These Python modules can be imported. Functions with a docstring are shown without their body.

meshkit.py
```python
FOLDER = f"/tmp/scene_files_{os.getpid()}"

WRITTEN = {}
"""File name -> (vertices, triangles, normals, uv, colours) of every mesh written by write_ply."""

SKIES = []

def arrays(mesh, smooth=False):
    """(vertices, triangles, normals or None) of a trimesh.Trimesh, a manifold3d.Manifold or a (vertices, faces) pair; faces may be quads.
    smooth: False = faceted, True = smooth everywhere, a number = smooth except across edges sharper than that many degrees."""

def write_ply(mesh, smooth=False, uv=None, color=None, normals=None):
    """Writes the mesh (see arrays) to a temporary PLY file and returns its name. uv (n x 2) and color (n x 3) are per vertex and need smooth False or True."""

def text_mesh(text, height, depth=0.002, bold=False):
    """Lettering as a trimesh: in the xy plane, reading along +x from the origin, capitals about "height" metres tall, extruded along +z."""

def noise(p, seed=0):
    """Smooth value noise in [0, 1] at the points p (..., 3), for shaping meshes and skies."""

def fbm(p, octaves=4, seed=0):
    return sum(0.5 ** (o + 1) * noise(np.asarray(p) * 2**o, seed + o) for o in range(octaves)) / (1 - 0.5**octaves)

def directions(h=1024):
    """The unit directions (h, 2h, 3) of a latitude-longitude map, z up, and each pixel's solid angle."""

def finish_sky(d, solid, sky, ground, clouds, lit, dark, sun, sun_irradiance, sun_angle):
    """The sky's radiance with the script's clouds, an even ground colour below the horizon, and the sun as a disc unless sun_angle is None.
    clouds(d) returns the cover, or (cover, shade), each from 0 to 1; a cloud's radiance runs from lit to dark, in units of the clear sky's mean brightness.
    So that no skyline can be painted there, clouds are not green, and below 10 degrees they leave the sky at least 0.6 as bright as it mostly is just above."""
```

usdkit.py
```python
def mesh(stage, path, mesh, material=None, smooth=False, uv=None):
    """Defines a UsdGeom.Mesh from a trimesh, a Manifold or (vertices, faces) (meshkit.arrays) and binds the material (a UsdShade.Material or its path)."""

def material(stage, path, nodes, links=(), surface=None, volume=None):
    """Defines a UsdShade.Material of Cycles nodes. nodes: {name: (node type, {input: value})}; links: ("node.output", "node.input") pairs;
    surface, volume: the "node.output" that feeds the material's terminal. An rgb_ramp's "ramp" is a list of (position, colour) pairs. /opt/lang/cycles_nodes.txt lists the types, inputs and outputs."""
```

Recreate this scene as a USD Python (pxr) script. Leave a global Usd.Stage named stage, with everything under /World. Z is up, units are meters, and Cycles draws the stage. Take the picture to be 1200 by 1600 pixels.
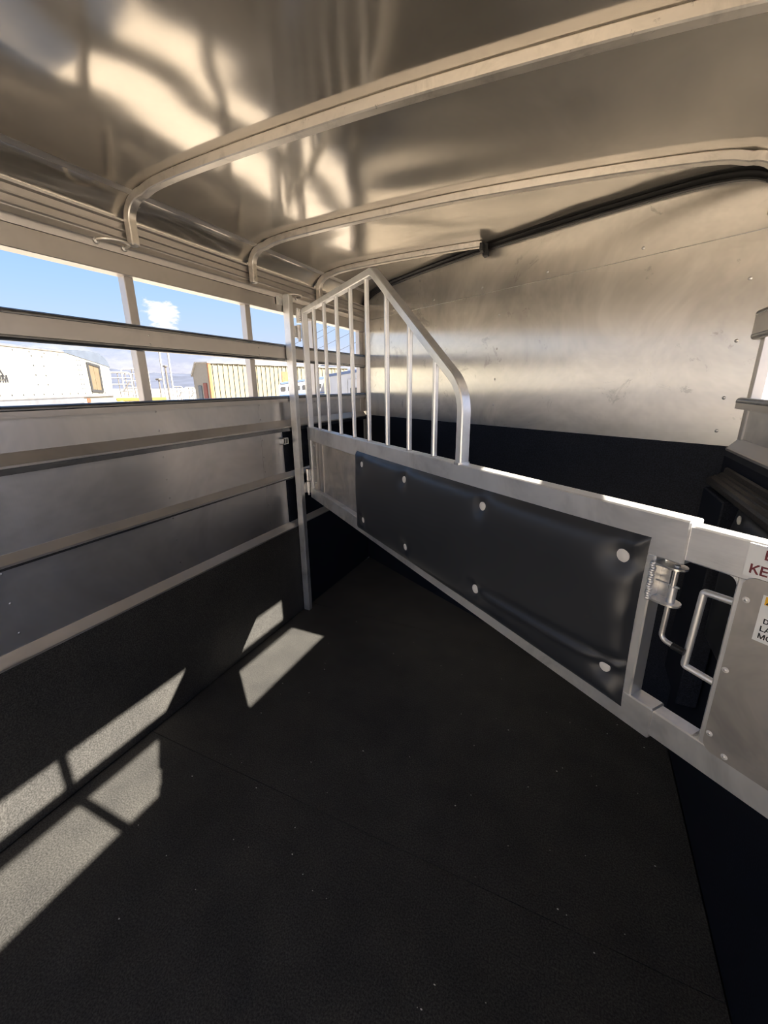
import math, random
import numpy as np
import trimesh, usdkit, meshkit
from shapely.geometry import Polygon, box as sbox
from scipy.interpolate import PchipInterpolator
from pxr import Usd, UsdGeom, UsdLux, UsdShade, Gf, Sdf

random.seed(7)
rng = np.random.default_rng(7)
stage = Usd.Stage.CreateInMemory()
UsdGeom.SetStageUpAxis(stage, UsdGeom.Tokens.z)
UsdGeom.SetStageMetersPerUnit(stage, 1.0)
UsdGeom.Xform.Define(stage, '/World')
UsdGeom.Scope.Define(stage, '/World/Looks')
material = lambda name, nodes, links, surface: usdkit.material(stage, '/World/Looks/' + name, nodes, links, surface=surface)

# ------------------------------------------------------------------ camera
EYE = np.array([1.505, 0.0, 1.4])
YAW, PITCH, ROLL = np.radians([24.7906, 16.8374, -0.4837])
FPX = 649.43
def view_rotation():
    ca, sa, cb, sb, cc, sc = np.cos(YAW), np.sin(YAW), np.cos(PITCH), np.sin(PITCH), np.cos(ROLL), np.sin(ROLL)
    Y = np.array([[ca, sa, 0], [-sa, ca, 0], [0, 0, 1]])
    B = np.array([[1, 0, 0], [0, 0, -1], [0, 1, 0]])
    P = np.array([[1, 0, 0], [0, cb, -sb], [0, sb, cb]])
    Z = np.array([[cc, -sc, 0], [sc, cc, 0], [0, 0, 1]])
    return Z @ P @ B @ Y
R = view_rotation()
cam = UsdGeom.Camera.Define(stage, '/World/camera')
M = np.eye(4); M[0, :3], M[1, :3], M[2, :3], M[3, :3] = R[0], -R[1], -R[2], EYE
cam.AddTransformOp().Set(Gf.Matrix4d(*M.ravel().tolist()))
cam.CreateHorizontalApertureAttr(36.0); cam.CreateVerticalApertureAttr(48.0)
cam.CreateFocalLengthAttr(FPX / 1200 * 36.0)
cam.CreateClippingRangeAttr(Gf.Vec2f(0.02, 20000.0))
cam.CreateExposureAttr(EXPOSURE := 0.26)

# ------------------------------------------------------------------ sky and sun
SUN = np.array([1.0, 0.0, 0.795]); SUN /= np.linalg.norm(SUN)       # towards the sun: square onto the right-hand side of the trailer
sun = UsdLux.DistantLight.Define(stage, '/World/sun')
sun.CreateNormalizeAttr(True)
sun.CreateIntensityAttr(SUN_POWER := 6.6)
sun.CreateColorAttr(Gf.Vec3f(1.0, 0.93, 0.82)); sun.CreateAngleAttr(0.53)
zax = SUN; xax = np.cross([0, 1, 0], zax); xax /= np.linalg.norm(xax); yax = np.cross(zax, xax)
M = np.eye(4); M[0, :3], M[1, :3], M[2, :3] = xax, yax, zax
sun.AddTransformOp().Set(Gf.Matrix4d(*M.ravel().tolist()))

dome = UsdLux.DomeLight.Define(stage, '/World/sky')
dome.CreateIntensityAttr(1.0)
cd = np.array([-0.767, 0.628, 0.1345]); cd /= np.linalg.norm(cd)
skym = material('sky', {
    'tc': ('texture_coordinate', {}),
    'sky': ('sky_texture', {'sky_type': 'preetham', 'sun_direction': SUN.tolist(), 'turbidity': 2.4}),
    'sep': ('separate_xyz', {}),
    'stretch': ('mapping', {'mapping_type': 'point', 'scale': [1, 1, 2.4]}),
    'n': ('noise_texture', {'scale': 9.0, 'detail': 8.0, 'roughness': 0.6}),
    'low': ('map_range', {'from_min': 0.045, 'from_max': 0.11, 'to_min': 0.12, 'to_max': -0.25, 'clamp': True}),
    'nl': ('math', {'math_type': 'add'}),
    'nr': ('map_range', {'from_min': 0.46, 'from_max': 0.66, 'to_min': 0.0, 'to_max': 0.85, 'clamp': True}),
    'dist': ('vector_math', {'math_type': 'distance', 'vector2': cd.tolist()}),
    'n2': ('noise_texture', {'scale': 42.0, 'detail': 6.0, 'roughness': 0.6}),
    'puff': ('math', {'math_type': 'multiply_add', 'value2': -15.0, 'value3': 0.42}),
    'pa': ('math', {'math_type': 'add'}),
    'pr': ('map_range', {'from_min': 0.46, 'from_max': 0.62, 'to_min': 0.0, 'to_max': 0.95, 'clamp': True}),
    'cover': ('math', {'math_type': 'maximum'}),
    'gain': ('mix_color', {'blend_type': 'multiply', 'fac': 1.0, 'b': [1.06, 1.14, 1.20], 'use_clamp': False}),
    'mix': ('mix_color', {'blend_type': 'mix', 'b': [0.93, 0.93, 0.92], 'use_clamp': False}),
    'bg': ('background_shader', {'strength': 1.0}),
}, [('tc.generated', 'stretch.vector'), ('stretch.vector', 'n.vector'), ('stretch.vector', 'n2.vector'), ('tc.generated', 'sep.vector'), ('sep.z', 'low.value'),
    ('n.fac', 'nl.value1'), ('low.result', 'nl.value2'), ('nl.value', 'nr.value'),
    ('tc.generated', 'dist.vector1'), ('dist.value', 'puff.value1'), ('puff.value', 'pa.value1'), ('n2.fac', 'pa.value2'), ('pa.value', 'pr.value'),
    ('nr.result', 'cover.value1'), ('pr.result', 'cover.value2'),
    ('sky.color', 'gain.a'), ('gain.result', 'mix.a'), ('cover.value', 'mix.fac'), ('mix.result', 'bg.color')], 'bg.background')
UsdShade.MaterialBindingAPI.Apply(dome.GetPrim()).Bind(skym)

# ------------------------------------------------------------------ materials
def alu(name, color=(0.78, 0.75, 0.71), rough=0.30, grain=(4, 4, 160), bump=0.06, smudge=0.10, blotch=3.0, haze=0.35, along=None, stain=(0.0, 10.0, 0.66)):
    """Mill-finish aluminium: fine rolling grain, smudges that change the gloss."""
    brush = {'anisotropic': 0.8} if along else {}
    extra = [('tg.vector', 'p.tangent')] if along else []
    along = along or (0, 0, 1)
    return material(name, {
        'tg': ('combine_xyz', {'x': along[0], 'y': along[1], 'z': along[2]}), 'g': ('geometry', {}),
        'map': ('mapping', {'mapping_type': 'point', 'scale': list(grain)}),
        'gr': ('noise_texture', {'scale': 1.0, 'detail': 3.0, 'roughness': 0.6}),
        'bl': ('noise_texture', {'scale': blotch, 'detail': 5.0, 'roughness': 0.62, 'distortion': 0.6}),
        'ro': ('map_range', {'from_min': 0.3, 'from_max': 0.7, 'to_min': rough - smudge, 'to_max': rough + smudge, 'clamp': True}),
        'co': ('rgb_ramp', {'ramp': [(0.3, tuple(c * 0.88 for c in color)), (0.7, color)]}),
        'sn': ('noise_texture', {'scale': stain[1], 'detail': 6.0, 'roughness': 0.7, 'distortion': 0.8}),
        'sr': ('map_range', {'from_min': stain[2], 'from_max': stain[2] + 0.05, 'to_min': 0.0, 'to_max': stain[0], 'clamp': True}),
        'sm': ('mix_color', {'blend_type': 'mix', 'b': [c * 0.35 for c in color]}),
        'bu': ('bump', {'strength': bump, 'distance': 0.002}),
        'p': ('principled_bsdf', {'metallic': 1.0, **brush}), 'h': ('principled_bsdf', {'metallic': 1.0, 'roughness': 0.72}),
        'mx': ('mix_closure', {'fac': haze}),
    }, extra + [('p.BSDF', 'mx.closure1'), ('h.BSDF', 'mx.closure2'), ('co.color', 'sm.a'), ('g.position', 'sn.vector'), ('sn.fac', 'sr.value'), ('sr.result', 'sm.fac'), ('sm.result', 'h.base_color'), ('bu.normal', 'h.normal'), ('g.position', 'map.vector'), ('map.vector', 'gr.vector'), ('g.position', 'bl.vector'), ('bl.fac', 'ro.value'), ('bl.fac', 'co.fac'),
        ('gr.fac', 'bu.height'), ('ro.result', 'p.roughness'), ('sm.result', 'p.base_color'), ('bu.normal', 'p.normal')], 'mx.closure')

def plain(name, color, rough=0.5, metallic=0.0, vary=0.12, scale=6.0, bump=0.0, bscale=80.0):
    return material(name, {
        'g': ('geometry', {}), 'n': ('noise_texture', {'scale': scale, 'detail': 4.0}),
        'co': ('rgb_ramp', {'ramp': [(0.3, tuple(c * (1 - vary) for c in color)), (0.7, tuple(c * (1 + vary) for c in color))]}),
        'b': ('noise_texture', {'scale': bscale, 'detail': 3.0}), 'bu': ('bump', {'strength': bump, 'distance': 0.004}),
        'p': ('principled_bsdf', {'metallic': metallic, 'roughness': rough})},
        [('g.position', 'n.vector'), ('n.fac', 'co.fac'), ('co.color', 'p.base_color'), ('g.position', 'b.vector'), ('b.fac', 'bu.height'), ('bu.normal', 'p.normal')], 'p.BSDF')

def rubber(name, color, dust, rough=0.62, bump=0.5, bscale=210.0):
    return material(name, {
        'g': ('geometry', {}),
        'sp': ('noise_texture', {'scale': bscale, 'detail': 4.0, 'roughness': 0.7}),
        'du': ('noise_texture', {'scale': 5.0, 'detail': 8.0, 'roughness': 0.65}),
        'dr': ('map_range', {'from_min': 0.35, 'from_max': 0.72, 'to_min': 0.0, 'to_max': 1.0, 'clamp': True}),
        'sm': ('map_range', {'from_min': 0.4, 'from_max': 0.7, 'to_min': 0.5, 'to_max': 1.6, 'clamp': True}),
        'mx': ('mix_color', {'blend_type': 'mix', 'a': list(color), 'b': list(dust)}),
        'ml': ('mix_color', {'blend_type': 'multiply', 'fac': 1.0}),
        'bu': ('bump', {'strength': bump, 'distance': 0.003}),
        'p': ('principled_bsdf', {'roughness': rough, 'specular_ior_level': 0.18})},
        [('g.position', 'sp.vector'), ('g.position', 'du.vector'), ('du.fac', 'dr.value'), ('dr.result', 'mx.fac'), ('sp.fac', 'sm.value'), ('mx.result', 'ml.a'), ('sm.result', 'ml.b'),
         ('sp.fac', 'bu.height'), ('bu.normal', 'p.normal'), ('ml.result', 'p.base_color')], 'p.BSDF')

ALU_WALL = alu('aluminium_wall_skin', (0.74, 0.72, 0.70), 0.30, (6, 220, 6), 0.10, 0.04, 2.0, 0.22, (0.0, 0.0, 1.0))
ALU_NOSE = alu('aluminium_front_wall_sheet', (0.90, 0.86, 0.79), 0.27, (60, 60, 4), 0.05, 0.05, 2.2, 0.25, (0.8686, -0.4957, 0.0), (0.40, 7.0, 0.61))
ALU_ROOF = alu('aluminium_roof_sheet', (0.64, 0.595, 0.525), 0.125, (200, 8, 8), 0.015, 0.03, 2.5, 0.36)
ALU_TRIM = alu('aluminium_extrusion', (0.64, 0.605, 0.57), 0.38, (120, 5, 120), 0.08, 0.06, 3.0, 0.35)
ALU_BOW = alu('aluminium_roof_tube', (0.80, 0.75, 0.68), 0.36, (5, 120, 120), 0.08, 0.08, 9.0, 0.3, stain=(0.7, 26.0, 0.645))
ALU_GATE = alu('aluminium_gate_tube', (0.88, 0.87, 0.85), 0.36, (14, 14, 240), 0.10, 0.07, 5.0, 0.35, stain=(0.25, 30.0, 0.66))
ALU_PLATE = alu('aluminium_latch_plate', (0.70, 0.66, 0.61), 0.30, (30, 30, 60), 0.05, 0.05, 7.0, 0.35)
STEEL = alu('bright_steel', (0.76, 0.74, 0.71), 0.25, (60, 60, 60), 0.05, 0.06, 12.0, 0.3)
WELD = alu('weld_bead', (0.80, 0.78, 0.75), 0.30, (500, 500, 500), 0.4, 0.08, 40.0, 0.3)
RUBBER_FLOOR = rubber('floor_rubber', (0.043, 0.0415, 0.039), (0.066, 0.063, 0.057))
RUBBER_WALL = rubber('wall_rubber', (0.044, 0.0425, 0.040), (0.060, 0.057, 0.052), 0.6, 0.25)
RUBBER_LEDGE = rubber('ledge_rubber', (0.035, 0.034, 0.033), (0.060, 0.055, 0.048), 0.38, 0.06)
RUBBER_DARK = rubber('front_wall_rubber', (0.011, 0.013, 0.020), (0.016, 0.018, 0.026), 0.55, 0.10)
SEAL = plain('black_seal', (0.016, 0.015, 0.014), 0.5)
VINYL = plain('black_vinyl', (0.024, 0.026, 0.030), 0.36, vary=0.10, bump=0.05, bscale=900)
GRIP = plain('black_grip', (0.012, 0.012, 0.012), 0.35)
BUTTON = plain('pale_button', (0.66, 0.63, 0.58), 0.45)
WHITE = plain('white_sticker', (0.78, 0.78, 0.75), 0.45, vary=0.03)
MAROON = plain('maroon_ink', (0.16, 0.025, 0.03), 0.5)
BLACK_INK = plain('black_ink', (0.02, 0.02, 0.022), 0.5)
YELLOW = plain('warning_yellow', (0.85, 0.45, 0.02), 0.5)
GRAVEL = plain('gravel', (0.44, 0.375, 0.295), 0.95, vary=0.16, scale=1.3, bump=0.5, bscale=30)
CREAM = plain('cream_paint', (0.205, 0.195, 0.160), 0.4, vary=0.04, scale=1.5)
SILVER = plain('silver_trim', (0.42, 0.43, 0.45), 0.35, 0.85)
GREY_ROOF = plain('blue_grey_roof', (0.075, 0.09, 0.115), 0.4)
TAN_GLASS = plain('curtained_window', (0.12, 0.092, 0.055), 0.2)
BLACK_TRIM = plain('black_gasket', (0.03, 0.03, 0.03), 0.5)
RED = plain('red_marker', (0.30, 0.06, 0.03), 0.4)
PIPE = plain('white_pipe', (0.20, 0.20, 0.198), 0.45)
DARK_PIPE = plain('weathered_pipe', (0.10, 0.09, 0.08), 0.6)
BARRIER = plain('yellow_paint', (0.30, 0.20, 0.03), 0.5)
SIDING = plain('cream_siding', (0.150, 0.135, 0.088), 0.55, vary=0.03, scale=0.5)
GABLE = plain('grey_siding', (0.22, 0.205, 0.175), 0.6, vary=0.04)
ORANGE = plain('rust_trim', (0.22, 0.09, 0.035), 0.5)
DARK_DOOR = plain('blue_grey_door', (0.08, 0.10, 0.12), 0.5)
RED_DOOR = plain('dark_red_door', (0.16, 0.04, 0.03), 0.5)
ROOF_METAL = plain('roof_metal', (0.30, 0.29, 0.27), 0.5)
BLUE = plain('blue_paint', (0.09, 0.135, 0.25), 0.4)
VAN_PALE = plain('pale_paint', (0.46, 0.48, 0.51), 0.4, vary=0.03)
VAN_WHITE = plain('white_paint', (0.24, 0.25, 0.27), 0.4, vary=0.03)
SLOT = plain('dark_slot', (0.03, 0.03, 0.03), 0.6)
DARK_REFLECTION = alu('dark_reflection_metal', (0.24, 0.24, 0.24), 0.26, (60, 5, 60), 0.03, 0.04, 4.0, 0.2)  # dark tone stands for reflections in the plain aluminium edges
WINDOW_DARK = plain('dark_window', (0.06, 0.07, 0.08), 0.15)
WIRE = plain('dark_wire', (0.05, 0.05, 0.06), 0.6)
HILL = plain('haze_tinted_hillside', (0.060, 0.068, 0.095), 0.95, vary=0.25, scale=0.006)  # blue-grey tint is aerial haze put into the base colour

# ------------------------------------------------------------------ mesh helpers
def fix(m):
    if m.volume < 0: m.invert()
    return m
def bx(lo, hi, c=0.0):
    lo, hi = np.minimum(lo, hi).astype(float), np.maximum(lo, hi).astype(float)
    if c <= 0:
        return trimesh.creation.box(bounds=[lo, hi])
    pts = []
    for i in range(8):
        b = np.array([(i >> k) & 1 for k in range(3)])
        p = np.where(b, hi, lo); s = np.where(b, -1.0, 1.0)
        for k in range(3):
            q = p + s * c; q[k] = p[k]; pts.append(q)
    return trimesh.convex.convex_hull(np.array(pts))
def join(*ms): return trimesh.util.concatenate([m for m in ms])
def extrude_y(prof, y0, y1):
    """A closed profile of (x, z) points run from y0 to y1."""
    m = trimesh.creation.extrude_polygon(Polygon(prof), y1 - y0)
    v = np.array(m.vertices); m.vertices = np.stack([v[:, 0], y0 + v[:, 2], v[:, 1]], 1)
    return fix(m)
def extrude_shape(shape, t0, t1):
    """A shape in (s, z) given thickness from depth t0 to t1 along local y."""
    m = trimesh.creation.extrude_polygon(shape, t1 - t0)
    v = np.array(m.vertices); m.vertices = np.stack([v[:, 0], t0 + v[:, 2], v[:, 1]], 1)
    return fix(m)
def fillet(pts, r, n=8):
    pts = [np.array(p, float) for p in pts]; out = [pts[0]]
    for i in range(1, len(pts) - 1):
        a, b, c = pts[i - 1], pts[i], pts[i + 1]
        rr = r[i - 1] if isinstance(r, (list, tuple)) else r
        u, w = (a - b) / np.linalg.norm(a - b), (c - b) / np.linalg.norm(c - b)
        th = np.arccos(np.clip(u @ w, -1, 1))
        if rr <= 0 or th > 3.1: out.append(b); continue
        t = rr / np.tan(th / 2); cen = b + (u + w) / np.linalg.norm(u + w) * rr / np.sin(th / 2)
        p0, p1 = b + u * t - cen, b + w * t - cen
        for k in range(n + 1):
            f = k / n; om = np.pi - th
            out.append(cen + (np.sin((1 - f) * om) * p0 + np.sin(f * om) * p1) / np.sin(om))
    out.append(pts[-1]); return np.array(out)
def sweep(path, section, B=None):
    """section: (a, b) points; a along the fixed direction B, b along B x tangent."""
    path = np.asarray(path, float); n = len(path); sec = np.asarray(section, float); k = len(sec)
    T = np.gradient(path, axis=0); T /= np.linalg.norm(T, axis=1, keepdims=True)
    rows = []
    if B is None:
        b = np.cross(T[0], [0.31, 0.52, 0.79]); b /= np.linalg.norm(b)
    for i in range(n):
        if B is None:
            b = b - T[i] * (b @ T[i]); b /= np.linalg.norm(b); bb = b
        else:
            bb = np.asarray(B, float)
        c = np.cross(bb, T[i]); c /= np.linalg.norm(c)
        stretch = 1.0
        if 0 < i < n - 1:
            d0 = path[i] - path[i - 1]; d1 = path[i + 1] - path[i]
            cosang = d0 @ d1 / np.linalg.norm(d0) / np.linalg.norm(d1)
            stretch = 1 / max(0.5, np.sqrt((1 + np.clip(cosang, -1, 1)) / 2))
        rows.append(path[i] + sec[:, :1] * bb + sec[:, 1:] * c * (stretch if B is not None else 1))
    v = np.vstack(rows); f = []
    for i in range(n - 1):
        for j in range(k):
            a, b2 = i * k + j, i * k + (j + 1) % k
            f += [[a, b2, b2 + k], [a, b2 + k, a + k]]
    for j in range(1, k - 1):
        f += [[0, j + 1, j], [(n - 1) * k, (n - 1) * k + j, (n - 1) * k + j + 1]]
    return fix(trimesh.Trimesh(v, f, process=False))
def circle(r, n=12): a = np.arange(n) / n * 2 * np.pi; return np.stack([r * np.cos(a), r * np.sin(a)], 1)
def rect(w, h, c=0.003):
    w, h = w / 2, h / 2
    return [(-w + c, -h), (w - c, -h), (w, -h + c), (w, h - c), (w - c, h), (-w + c, h), (-w, h - c), (-w, -h + c)]
def rod(path, r, n=12): return sweep(path, circle(r, n))
def dome_head(center, axis, r, h=0.4, n=12):
    """A low domed rivet or screw head."""
    prof = [(0, h * r), (0.55 * r, 0.8 * h * r), (r, 0.1 * h * r), (r, -0.002), (0, -0.002)]
    m = trimesh.creation.revolve(np.array(prof), sections=n)
    m = fix(m); ax = np.array(axis, float); ax /= np.linalg.norm(ax)
    T = trimesh.geometry.align_vectors([0, 0, 1], ax); T[:3, 3] = center
    m.apply_transform(T); return m
def moved(m, d): m = m.copy(); m.apply_translation(d); return m

used = {}
def numbered(path):
    k = used.get(path, -1) + 1; used[path] = k
    return path if k == 0 else f'{path}_{k:03d}'
def data(prim, **kw):
    for k, v in kw.items():
        if v: prim.SetCustomDataByKey(k, v)
def thing(name, label=None, category=None, loc=(0, 0, 0), rotz=0, group=None, kind=None, tilt=0):
    x = UsdGeom.Xform.Define(stage, numbered('/World/' + name))
    x.AddTranslateOp().Set(Gf.Vec3d(*map(float, loc)))
    if rotz: x.AddRotateZOp().Set(float(rotz))
    if tilt: x.AddRotateYOp().Set(float(tilt))
    data(x.GetPrim(), label=label, category=category, group=group, kind=kind)
    return str(x.GetPath())
def part(parent, name, mesh, mat, label=None, smooth=30, kind=None):
    m = usdkit.mesh(stage, numbered(f'{parent}/{name}'), mesh, mat, smooth=smooth)
    data(m.GetPrim(), label=label, kind=kind)
    return str(m.GetPath())
def copy(src, loc, rotz=0, label=None, **kw):
    was = stage.GetPrimAtPath(src).GetCustomData()
    base = src.split('/')[-1]
    if base[-4:-3] == '_' and base[-3:].isdigit(): base = base[:-4]
    p = thing(base, label or was.get('label'), was.get('category'), loc, rotz, kw.get('group') or was.get('group'))
    pr = stage.GetPrimAtPath(p); pr.GetReferences().AddInternalReference(src); pr.SetInstanceable(True)
    return p

# ================================================================== THE TRAILER
XR = 1.98                       # inside width; the left wall is x = 0
YB = -1.65                      # open rear end
NL, NR = 2.95, 1.82             # where the slanted front wall meets the left and right walls
NS = (NR - NL) / XR
nose_y = lambda x: NL + NS * x
GZ = -0.45                      # ground outside

# ---- floor: rubber mats laid side by side
floor = thing('floor', kind='structure')
part(floor, 'deck', extrude_shape(Polygon([(-0.05, -0.12), (XR + 0.05, -0.12), (XR + 0.05, -0.016), (-0.05, -0.016)]), YB, 3.1), SEAL)
seams = [YB, -0.31, 0.879, 2.077]
for i, y0 in enumerate(seams):
    g = 0.0010
    if i < 3:
        m = bx((0.003, y0 + g, -0.016), (XR - 0.003, seams[i + 1] - g, 0), 0.0006)
    else:
        shp = Polygon([(0.003, y0 + g), (nose_y(0) * 0 + XR - 0.003, y0 + g), (XR - 0.003, 2.2), (0.003, 3.02)])
        shp = shp.intersection(Polygon([(0, 0), (XR, 0), (XR, nose_y(XR) - 0.004), (0, nose_y(0) - 0.004)]))
        m = trimesh.creation.extrude_polygon(shp, 0.016); m.apply_translation([0, 0, -0.016])
    part(floor, 'rubber_mat', m, RUBBER_FLOOR)

gd = []
for i in range(90):
    x, y, r = rng.uniform(0.3, 1.9), rng.uniform(0.25, 2.0), rng.uniform(0.0008, 0.0021)
    c = trimesh.creation.icosphere(0, r); c.apply_transform(np.diag([rng.uniform(0.7, 2.2), 1.0, 0.5, 1.0])); c.apply_translation((x, y, r * 0.35)); gd.append(c)
grit = thing('floor_grit', 'tiny pale specks of grit scattered over the black floor', 'grit', kind='stuff')
part(grit, 'specks', join(*gd), BUTTON, kind='stuff', smooth=False)

# ---- side walls (built for the left; the right one is mirrored)
SK = -0.030                     # the wall sheets lie 3 cm behind the inner faces of the rails
def rail_prof(zt, zl, lip=0.007):
    return [(SK - 0.002, zt), (SK + 0.003, zt), (-0.005, zl + lip + 0.003), (0.0, zl + lip), (0.0, zl), (-0.004, zl - 0.002), (-0.006, zl), (SK - 0.002, zl + 0.002)]
def bevel_prof(z0, z1, x0=-0.022, x1=0.0, b=0.017, low=True):
    lo = [(x0, z0), (x1 - b * 0.7, z0), (x1 - b * 0.2, z0 + b * 0.35), (x1, z0 + b)] if low else [(x0, z0), (x1, z0)]
    return lo + [(x1, z1 - b), (x1 - b * 0.2, z1 - b * 0.35), (x1 - b * 0.7, z1), (x0, z1)]
POST_Y = [-1.24, -0.645, -0.05, 0.545, 1.137, 1.745, 2.312]

def side_wall(name, left, y1, posts):
    w = thing(name, kind='structure')
    X = (lambda m: m) if left else (lambda m: mirror(m))
    def mirror(m):
        v = np.array(m.vertices); v[:, 0] = XR - v[:, 0]
        return trimesh.Trimesh(v, np.array(m.faces)[:, ::-1], process=False)
    P = lambda n, m, mat, **k: part(w, n, X(m), mat, **k)
    P('outer_skin', bx((-0.060, YB, -0.12), (-0.050, y1, 1.345)), CREAM)
    P('header', bx((-0.055, YB, 1.782), (0.0, y1, 1.845), 0.002), ALU_TRIM)
    ridge = [(-0.055, 1.845), (0.003, 1.845), (0.006, 1.862), (0.010, 1.868), (0.006, 1.886), (0.007, 1.889), (0.014, 1.892), (0.014, 1.895), (0.006, 1.898), (0.006, 1.914), (0.014, 1.917),
             (0.014, 1.920), (0.007, 1.923), (0.008, 1.940), (0.018, 1.944), (0.019, 1.950), (0.010, 1.954), (-0.055, 1.960)]
    P('gutter_rail', extrude_y(ridge, YB, y1), ALU_TRIM)
    P('belt_rail', extrude_y(bevel_prof(1.546, 1.611, b=0.003), YB, y1 - 0.004), ALU_TRIM)
    P('sill_rail', extrude_y(bevel_prof(1.318, 1.342, -0.052, 0.0, 0.003, False), YB, y1 - 0.004), ALU_TRIM)
    def bead(z, x=-0.0115, r=0.0125): P('reflection_bead', sweep([(x, YB, z), (x, y1 - 0.002, z)], circle(r, 14), (1, 0, 0)), DARK_REFLECTION, label='rounded edge bead with dark reflection put into its colour')  # dark reflection along each rounded edge, painted as a darker metal
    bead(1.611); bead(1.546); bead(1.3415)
    for y in posts:
        P('window_post', bx((-0.055, y - 0.018, 1.345), (-0.022, y + 0.018, 1.785), 0.002), ALU_TRIM)
    P('end_post', bx((-0.055, y1 - 0.045, 1.215), (-0.024, y1 + 0.03, 1.785), 0.002), ALU_TRIM)
    # wall skins between the rails, in sheets that meet at y = 1.76
    cuts = [YB, 1.762, y1] if left else [YB, y1]
    P('sheet_backing', bx((-0.050, YB, 0.0), (SK - 0.006, y1, 1.345)), SEAL)
    bands = [(1.216, 1.320), (0.918, 1.182), (0.612, 0.895)] if left else [(1.216, 1.320)]
    for a, b in zip(cuts, cuts[1:]):
        for z0, z1 in bands:
            b2 = 1.945 if left and z1 < 1.3 and a > 1.7 else b
            P('wall_sheet', bx((SK - 0.006, a + 0.0005, z0 - 0.003), (SK, b2 - 0.0005, z1 + 0.002)), ALU_WALL)
    P('wall_rail', extrude_y(rail_prof(1.219, 1.178), YB, y1 + (0.0 if left else 0.012)), ALU_TRIM)
    P('rail_reflection', bx((SK, YB, 1.158), (-0.0010, y1 + (0.0 if left else 0.012), 1.1765)), DARK_REFLECTION, label='dark strip under the top wall rail with floor reflection in its colour')  # added dark strip: the black floor mirrored below the lip, put into colour
    if left:
        P('rail_reflection', bx((SK, YB, 0.8815), (-0.0012, y1 - 0.003, 0.8885)), DARK_REFLECTION)
        P('wall_rail', extrude_y(rail_prof(0.921, 0.890), YB, y1 - 0.003), ALU_TRIM)
        P('wall_rail', extrude_y(rail_prof(0.613, 0.576), YB, y1 - 0.003), ALU_TRIM)
        P('rubber_liner', bx((SK, YB, 0.0), (-0.001, 2.0765, 0.577)), RUBBER_WALL)
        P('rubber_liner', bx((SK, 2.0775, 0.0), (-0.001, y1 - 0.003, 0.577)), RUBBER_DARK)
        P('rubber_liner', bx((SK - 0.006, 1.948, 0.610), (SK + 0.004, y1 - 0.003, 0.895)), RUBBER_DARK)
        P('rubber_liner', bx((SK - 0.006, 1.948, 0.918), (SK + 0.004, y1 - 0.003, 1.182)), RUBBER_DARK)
    else:
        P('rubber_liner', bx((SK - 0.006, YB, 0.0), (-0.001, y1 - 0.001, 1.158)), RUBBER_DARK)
        P('rubber_ledge', extrude_y([(-0.004, 1.126), (0.004, 1.130), (0.010, 1.126), (0.012, 1.112), (0.020, 1.110), (0.022, 1.106), (0.034, 1.103), (0.036, 1.099), (0.048, 1.095), (0.054, 1.088), (0.055, 1.078), (0.050, 1.070), (-0.004, 1.066)], 0.75, 1.735), RUBBER_LEDGE)
    rv = []
    ys = [-0.63, -0.04, 0.56, 1.165, 1.772, 2.29] if left else [-0.63, -0.04, 0.56, 1.14]
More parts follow.
